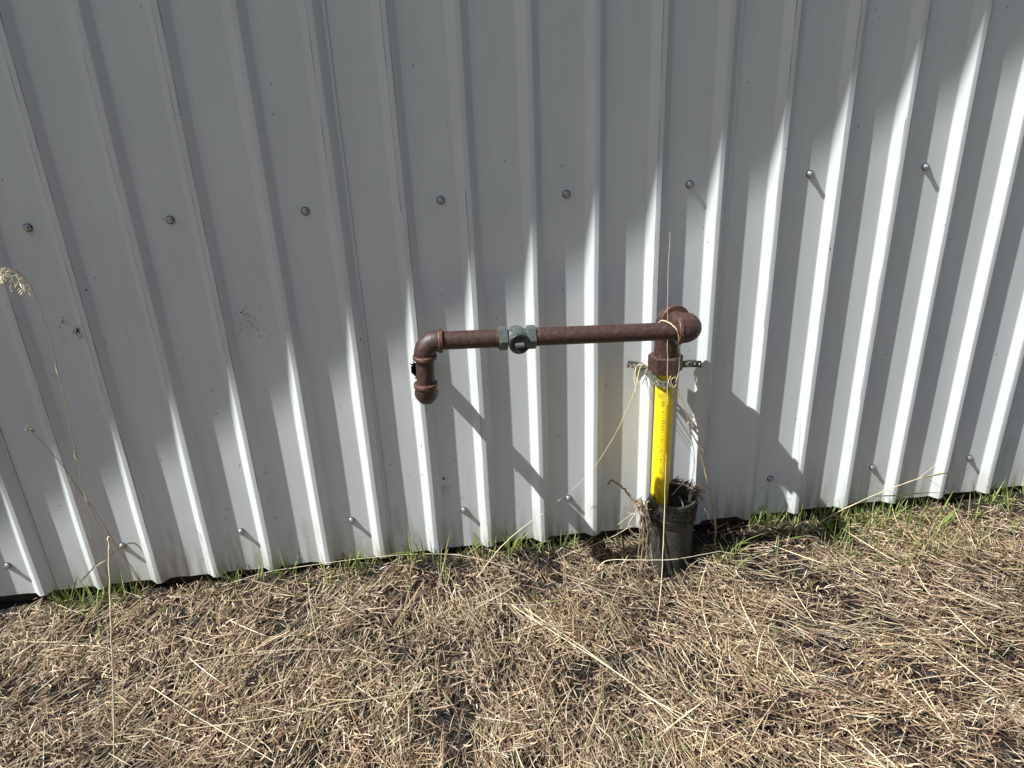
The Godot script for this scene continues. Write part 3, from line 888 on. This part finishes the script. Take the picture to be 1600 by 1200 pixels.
	stem("side_stem", [V(2.56, 0.0, 0.060), V(2.60, -0.03, 0.07), V(2.64, -0.06, 0.08)], 0.0008, 0.0005, TAN, t, false)
	t = thing("dry_grass_strand", "long white straw crossing in front of the grey sleeve near its foot", "grass strand")
	stem("strand", [V(1.56, -0.09, 0.2), V(1.589, -0.066, 0.200), V(1.670, -0.061, 0.220), V(1.758, -0.071, 0.220), V(1.836, -0.083, 0.200), V(1.909, -0.093, 0.180)], 0.0010, 0.0007, Color(0.72, 0.66, 0.5), t, false)
	# long straws lying on the mat
	var lying := [
		["two long pale straws lying side by side below grey sleeve, nearer one", [V(1.321, -0.125, 0.261), V(1.403, -0.125, 0.370), V(1.503, -0.125, 0.494), V(1.579, -0.125, 0.603), V(1.647, -0.125, 0.702)], 0.0017],
		["upper of two long pale straws lying diagonally below the grey sleeve", [V(1.352, -0.125, 0.279), V(1.457, -0.125, 0.423), V(1.558, -0.125, 0.572), V(1.660, -0.125, 0.745)], 0.0019],
		["straight pale straw lying diagonally at the bottom left corner area", [V(0.461, -0.125, 0.401), V(0.577, -0.125, 0.494), V(0.675, -0.125, 0.571), V(0.781, -0.125, 0.652)], 0.0016],
		["long thin straw lying level across the bottom of the mat", [V(0.574, -0.125, 0.537), V(0.750, -0.125, 0.535), V(0.943, -0.125, 0.518), V(1.115, -0.125, 0.509)], 0.0011],
		["thin pale straw lying level right of the upright cut stalk", [V(0.481, -0.125, 0.345), V(0.610, -0.125, 0.324), V(0.764, -0.125, 0.335), V(0.903, -0.125, 0.352)], 0.0011],
		["straw running from wall foot towards viewer left of the wall seam", [V(0.778, -0.125, 0.061), V(0.807, -0.125, 0.209), V(0.842, -0.125, 0.352), V(0.868, -0.125, 0.439)], 0.0010],
		["long arched straw along the wall foot below the left pipe elbow", [V(0.896, -0.125, 0.015), V(1.059, -0.118, 0.030), V(1.202, -0.120, 0.054), V(1.340, -0.130, 0.110)], 0.0012],
		["short pair of straws at bottom centre right of the long pale straws", [V(1.565, -0.125, 0.601), V(1.631, -0.122, 0.665), V(1.684, -0.125, 0.716)], 0.0016],
		["curved tan straw along the wall foot left of the wall seam", [V(0.55, -0.135, 0.06), V(0.662, -0.120, 0.035), V(0.773, -0.108, 0.026), V(0.914, -0.100, 0.028), V(1.060, -0.104, 0.03), V(1.205, -0.118, 0.05)], 0.0013]]
	for q in lying:
		var ps := []
		for p in q[1]: ps.append(Vector3(p.x, maxf(p.y, ground_y(p.x, p.z) + 0.034), p.z))
		var o := stem("long_straw", ps, q[2] * 0.75, q[2] * 0.5, PALE * rng.randf_range(0.85, 1.12), null, false)
		tag(o, q[0], "straw", "long straws lying on the dead grass")

func straw_patch(kind: int, sd: int) -> ArrayMesh:
	var r := RandomNumberGenerator.new()
	r.seed = sd
	var b := MB.new()
	var count: int = [13, 12, 4, 9, 14][kind]
	for k in count:
		var spread: float = [0.26, 1.2, 0.22, 0.9, 1.4][kind]
		var l: float
		var w: float
		match kind:
			0: l = r.randf_range(0.03, 0.095); w = r.randf_range(0.0010, 0.0023)
			1, 4: l = r.randf_range(0.010, 0.034); w = r.randf_range(0.0013, 0.0036)
			2: l = r.randf_range(0.10, 0.19); w = r.randf_range(0.0014, 0.0022)
			_: l = r.randf_range(0.025, 0.06); w = r.randf_range(0.0010, 0.0018)
		var an := r.randfn(0.0, spread)
		if r.randf() < 0.2: an += r.randf_range(-1.6, 1.6)
		var d := Vector3(cos(an), 0, -sin(an))
		var s := Vector3(sin(an), 0, cos(an))
		var mid := Vector3(r.randfn() * 0.021, r.randf_range(0.0, 0.012), r.randfn() * 0.021)
		var bend := r.randfn() * l * (0.13 if kind == 1 or kind == 4 else 0.035)
		var arch := r.randfn() * l * (0.16 if kind == 1 or kind == 4 else 0.02)
		var pitch := r.randfn() * (0.32 if kind == 1 else 0.10)
		if kind == 3: pitch = r.randf_range(-0.9, 0.9); mid.y += 0.006
		d = (d + Vector3.UP * pitch).normalized()
		var pts := []
		var ws := []
		var n := 4 if kind == 1 else 3
		if kind == 2: n = 5
		for q in n + 1:
			var u := float(q) / n * 2.0 - 1.0
			pts.append(mid + d * u * l * 0.5 + s * bend * (1 - u * u) + Vector3.UP * (arch * (1 - u * u)))
			ws.append(w * clampf(1.25 - absf(u + 0.15) * 0.9, 0.15, 1.0))
		var tone := r.randf()
		var c: Color
		if tone < 0.34: c = Color(0.39, 0.285, 0.18)
		elif tone < 0.56: c = Color(0.56, 0.45, 0.295)
		elif tone < 0.77: c = Color(0.22, 0.138, 0.09)
		elif tone < 0.85: c = Color(0.70, 0.62, 0.48)
		elif tone < 0.89: c = Color(0.30, 0.29, 0.12)
		else: c = Color(0.12, 0.065, 0.04)
		c *= r.randf_range(0.40, 1.14)
		c.a = 1
		var roll := (s + Vector3.UP * r.randfn() * 0.5).normalized()
		b.blade(pts, ws, roll, c, 0.0)
	return b.mesh(mats.straw)

func flow(x: float, z: float) -> float:
	var t := clampf((x - 0.2) / 1.9, 0.0, 1.0)
	var a := lerpf(0.85, 2.25, smoothstep(0.0, 1.0, t))
	return a + hills.get_noise_2d(x * 4.0 + 11.0, z * 4.0) * 0.9 + fine.get_noise_2d(x * 16.0, z * 16.0) * 0.5

func clump(x: float, z: float) -> float:
	var a := fine.get_noise_2d(x * 17.0 + 3.0, z * 17.0) * 0.5 + 0.5
	var b := fine.get_noise_2d(x * 40.0 + 30.0, z * 40.0) * 0.5 + 0.5
	return a * 0.65 + b * 0.35

func scatter(called: String, label: String, category: String, m: Mesh, xf: Array, cols: Array) -> void:
	var mm := MultiMesh.new()
	mm.transform_format = MultiMesh.TRANSFORM_3D
	mm.use_colors = true
	mm.mesh = m
	mm.instance_count = xf.size()
	for k in xf.size():
		mm.set_instance_transform(k, xf[k])
		mm.set_instance_color(k, cols[k])
	var o := MultiMeshInstance3D.new()
	o.multimesh = mm
	o.name = numbered(called)
	add_child(o, true)
	o.set_meta("kind", "stuff")
	tag(o, label, category, category + " covering the ground")

func build_straw() -> void:
	var kinds := [
		[0, 2250, "matted short dry straw lying all over the ground before the wall"],
		[1, 4100, "curled dead leaf bits scattered through the straw mat"],
		[2, 420, "longer loose straws lying on top of the straw mat"],
		[3, 1700, "stiff dry stubble sticking up through the straw mat"],
		[4, 3200, "rotted litter lying under the straw mat, darkened further for shaded gaps"]]
	for q in kinds:
		var xf := []
		var cols := []
		for k in q[1]:
			var x: float
			var z: float
			if rng.randf() < 0.86:
				z = rng.randf_range(0.012, 0.95)
				x = rng.randf_range(-0.15 + z * 0.35, 3.0 - z * 0.55)
			else:
				x = rng.randf_range(-1.1, 4.1)
				z = rng.randf_range(0.012, 1.65)
			var c := clump(x, z)
			if q[0] != 4 and rng.randf() > 0.22 + smoothstep(0.28, 0.62, c) * 0.7: continue
			if q[0] != 4 and rng.randf() > smoothstep(-0.05, 0.07 + 0.05 * hills.get_noise_2d(x * 9.0, 2.0), z): continue
			if Vector2(x - 1.793, z - 0.097).length() < (0.075 if z < 0.1 else 0.122): continue
			var turn: float = flow(x, z) + rng.randfn() * [0.22, 1.4, 0.24, 0.9, 1.5][q[0]]
			var y := ground_y(x, z) + (0.004 if q[0] == 4 else 0.005 + rng.randf() * (0.006 + 0.022 * c)) * smoothstep(-0.02, 0.12, z)
			if q[0] == 2: y += 0.008
			if z < 0.05 and q[0] == 2: continue
			if x > 1.84 and x < 2.08 and z < 0.13 and rng.randf() < 0.7: continue
			var s := rng.randf_range(0.8, 1.2)
			var basis := Basis(Vector3.UP, turn) * Basis(Vector3.FORWARD, rng.randfn() * 0.09) * Basis(Vector3.RIGHT, rng.randfn() * 0.12)
			xf.append(Transform3D(basis.scaled(Vector3.ONE * s), Vector3(x, y, z)))
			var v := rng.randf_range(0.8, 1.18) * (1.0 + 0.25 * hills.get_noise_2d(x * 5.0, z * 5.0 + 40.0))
			if q[0] == 4: v *= 0.05  # rotted litter tinted darker still, standing in for shadow in the gaps
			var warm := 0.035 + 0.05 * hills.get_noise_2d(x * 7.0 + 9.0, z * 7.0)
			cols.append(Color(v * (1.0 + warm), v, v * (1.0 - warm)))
		# three shapes of patch so that nothing repeats
		for j in 3:
			var xs := []
			var cs := []
			for k in range(j, xf.size(), 3): xs.append(xf[k]); cs.append(cols[k])
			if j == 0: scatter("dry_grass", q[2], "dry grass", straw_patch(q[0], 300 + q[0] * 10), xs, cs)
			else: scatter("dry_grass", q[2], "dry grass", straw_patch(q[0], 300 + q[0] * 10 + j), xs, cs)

func green_blade(b: MB, at: Vector3, l: float, w: float, lean: Vector3, r: RandomNumberGenerator) -> void:
	var tip := at + (Vector3.UP + lean).normalized() * l
	tip.y -= l * lean.length() * 0.25
	var mid := at.lerp(tip, 0.5) + Vector3(0, l * 0.12 * lean.length(), 0)
	var pts := []
	var ws := []
	for k in 6:
		var u := k / 5.0
		pts.append(at.lerp(mid, u).lerp(mid.lerp(tip, u), u))
		ws.append(w * clampf(minf(0.55 + u, (1.0 - u) * 1.9 + 0.05), 0.05, 1.0))
	var side := lean.cross(Vector3.UP)
	if side.length() < 0.01: side = Vector3.RIGHT
	side = side.rotated(Vector3.UP, r.randfn() * 0.6)
	var t := r.randf()
	var c := Color(0.14, 0.19, 0.045).lerp(Color(0.27, 0.32, 0.10), t)
	if r.randf() < 0.15: c = Color(0.25, 0.24, 0.09)
	b.blade(pts, ws, side, c, 0.4)

func build_green() -> void:
	var xf := []
	var cols := []
	for k in 820:
		var x := rng.randf_range(-0.6, 3.6)
		var z := 0.012 + absf(rng.randfn()) * 0.035
		var pick := fine.get_noise_2d(x * 12.0, 5.0)
		if k > 640: z = rng.randf_range(0.05, 1.0)
		elif k > 480:
			x = rng.randfn(2.35, 0.28); z = absf(rng.randfn(0.14, 0.08))
		elif pick < -0.2: continue
		if x > 1.83 and x < 2.05 and z < 0.1: continue
		if Vector2(x - 1.793, z - 0.097).length() < 0.08: continue
		var s := rng.randf_range(0.45, 1.0) if k <= 640 else rng.randf_range(0.25, 0.6)
		xf.append(Transform3D(Basis(Vector3.UP, rng.randf() * TAU).scaled(Vector3(s, s * rng.randf_range(0.8, 1.2), s)), Vector3(x, ground_y(x, z) + 0.012 * smoothstep(0.0, 0.1, z), z)))
		cols.append(Color(1, 1, 1) * rng.randf_range(0.8, 1.15))
	for j in 4:
		var r := RandomNumberGenerator.new()
		r.seed = 700 + j
		var b := MB.new()
		for k in [3, 2, 4, 1][j]:
			green_blade(b, Vector3(r.randfn() * 0.006, 0, r.randfn() * 0.006), r.randf_range(0.07, 0.13), r.randf_range(0.0026, 0.0046), Vector3(r.randfn(), 0, r.randfn()) * 0.4, r)
		var xs := []
		var cs := []
		for k in range(j, xf.size(), 4): xs.append(xf[k]); cs.append(cols[k])
		scatter("green_grass", "short fresh green grass blades growing along the wall foot", "grass", b.mesh(mats.green), xs, cs)
	# larger fresh tufts, each one its own
	var tufts := [
		[V(1.929, 0, 0.145), 7, 0.085, "bright green grass tuft right of the grey sleeve foot"],
		[V(1.985, 0, 0.105), 5, 0.080, "green grass tuft behind the tuft right of the sleeve"],
		[V(2.507, 0, 0.120), 8, 0.085, "largest broad green grass tuft near the right wall foot"],
		[V(2.455, 0, 0.09), 6, 0.07, "green tuft just left of the largest right tuft"],
		[V(2.604, 0, 0.095), 6, 0.075, "green tuft just right of the largest right tuft"],
		[V(2.728, 0, 0.08), 5, 0.07, "green tuft farthest right along the wall foot"],
		[V(2.30, 0, 0.05), 4, 0.07, "green tuft under the bent wall hem right of sleeve"],
		[V(2.13, 0, 0.10), 5, 0.06, "small green tuft in shade between sleeve and right tufts"],
		[V(1.335, 0, 0.03), 5, 0.10, "tall green grass tuft at wall foot below the valve"],
		[V(1.09, 0, 0.028), 6, 0.08, "green grass tuft at wall foot below the left elbow"],
		[V(1.64, 0, 0.05), 6, 0.07, "green tuft left of the dead stem bundle"],
		[V(2.172, 0, 0.415), 3, 0.04, "tiny green sprout in open straw below the right shadows"],
		[V(2.636, 0, 0.317), 2, 0.055, "single green shoot in the straw at far right"],
		[V(1.391, 0, 0.243), 3, 0.05, "green sprout in straw below the valve"],
		[V(1.585, 0, 0.29), 3, 0.05, "yellow green sprout in straw left of the sleeve front"],
		[V(0.729, 0, 0.03), 5, 0.065, "green tuft at wall foot left of the wall seam"],
		[V(0.581, 0, 0.03), 4, 0.06, "green tuft at wall foot under the third lower screw"],
		[V(0.14, 0, 0.02), 5, 0.06, "green tuft at wall foot in the far left corner"],
		[V(0.342, 0, 0.035), 6, 0.065, "green tuft around the base of the tall seeded stalk"]]
	for q in tufts:
		var p: Vector3 = q[0]
		p.y = ground_y(p.x, p.z) + 0.012
		var o := thing("grass_tuft", q[3], "grass tuft", p, "green grass tufts")
		for k in q[1]:
			var b := MB.new()
			green_blade(b, Vector3(rng.randfn() * 0.014, 0.0, rng.randfn() * 0.010), q[2] * rng.randf_range(0.8, 1.75), rng.randf_range(0.0036, 0.0072), Vector3(rng.randfn() * 0.55, 0, rng.randf_range(-0.1, 0.7)), rng)
			obj("blade", b, mats.green, o)

# ----------------------------------------------------------------

func _ready() -> void:
	rng.seed = 4711
	hills.seed = 3; hills.frequency = 0.25; hills.fractal_octaves = 3
	fine.seed = 9; fine.frequency = 0.25; fine.fractal_octaves = 2
	var cam := Camera3D.new()
	cam.name = "camera"
	cam.fov = 53.05
	cam.near = 0.02
	cam.far = 1200.0
	cam.transform = Transform3D(Basis(Vector3(0.991505, -0.040339, 0.123652), Vector3(0.087705, 0.909391, -0.406591), Vector3(-0.096047, 0.413982, 0.905204)), Vector3(1.1806, 1.2169, 1.8287))
	add_child(cam)
	cam.current = true
	var sky_mat := ProceduralSkyMaterial.new()
	sky_mat.sky_top_color = Color(0.24, 0.37, 0.60)
	sky_mat.sky_horizon_color = Color(0.52, 0.645, 0.81)
	sky_mat.sky_curve = 0.12
	sky_mat.ground_bottom_color = Color(0.30, 0.27, 0.22)
	sky_mat.ground_horizon_color = Color(0.50, 0.50, 0.46)
	sky_mat.sun_angle_max = 85.0
	sky_mat.sun_curve = 0.85
	var sky := Sky.new()
	sky.sky_material = sky_mat
	var env := Environment.new()
	env.background_mode = Environment.BG_SKY
	env.sky = sky
	env.background_energy_multiplier = 0.315
	env.tonemap_mode = Environment.TONE_MAPPER_LINEAR
	env.tonemap_exposure = 1.74
	env.sdfgi_enabled = true
	env.ssao_enabled = true
	env.ssil_enabled = true
	var we := WorldEnvironment.new()
	we.name = "environment"
	we.environment = env
	add_child(we)
	var sun := DirectionalLight3D.new()
	sun.name = "sun"
	sun.light_energy = 1.6
	sun.light_color = Color(0.985, 1.0, 0.995)
	sun.light_angular_distance = 0.53
	sun.shadow_enabled = true
	add_child(sun)
	sun.look_at_from_position(Vector3.ZERO, Vector3(3.9, -5.24, -1.0), Vector3.UP)
	make_materials()
	mats.zinc_worn = plain(lin(0.36, 0.36, 0.34), 0.45, 0.6)
	build_ground()
	build_shed()
	build_gas_line()
	build_strap()
	build_conduit()
	build_stalks()
	build_straw()
	build_green()
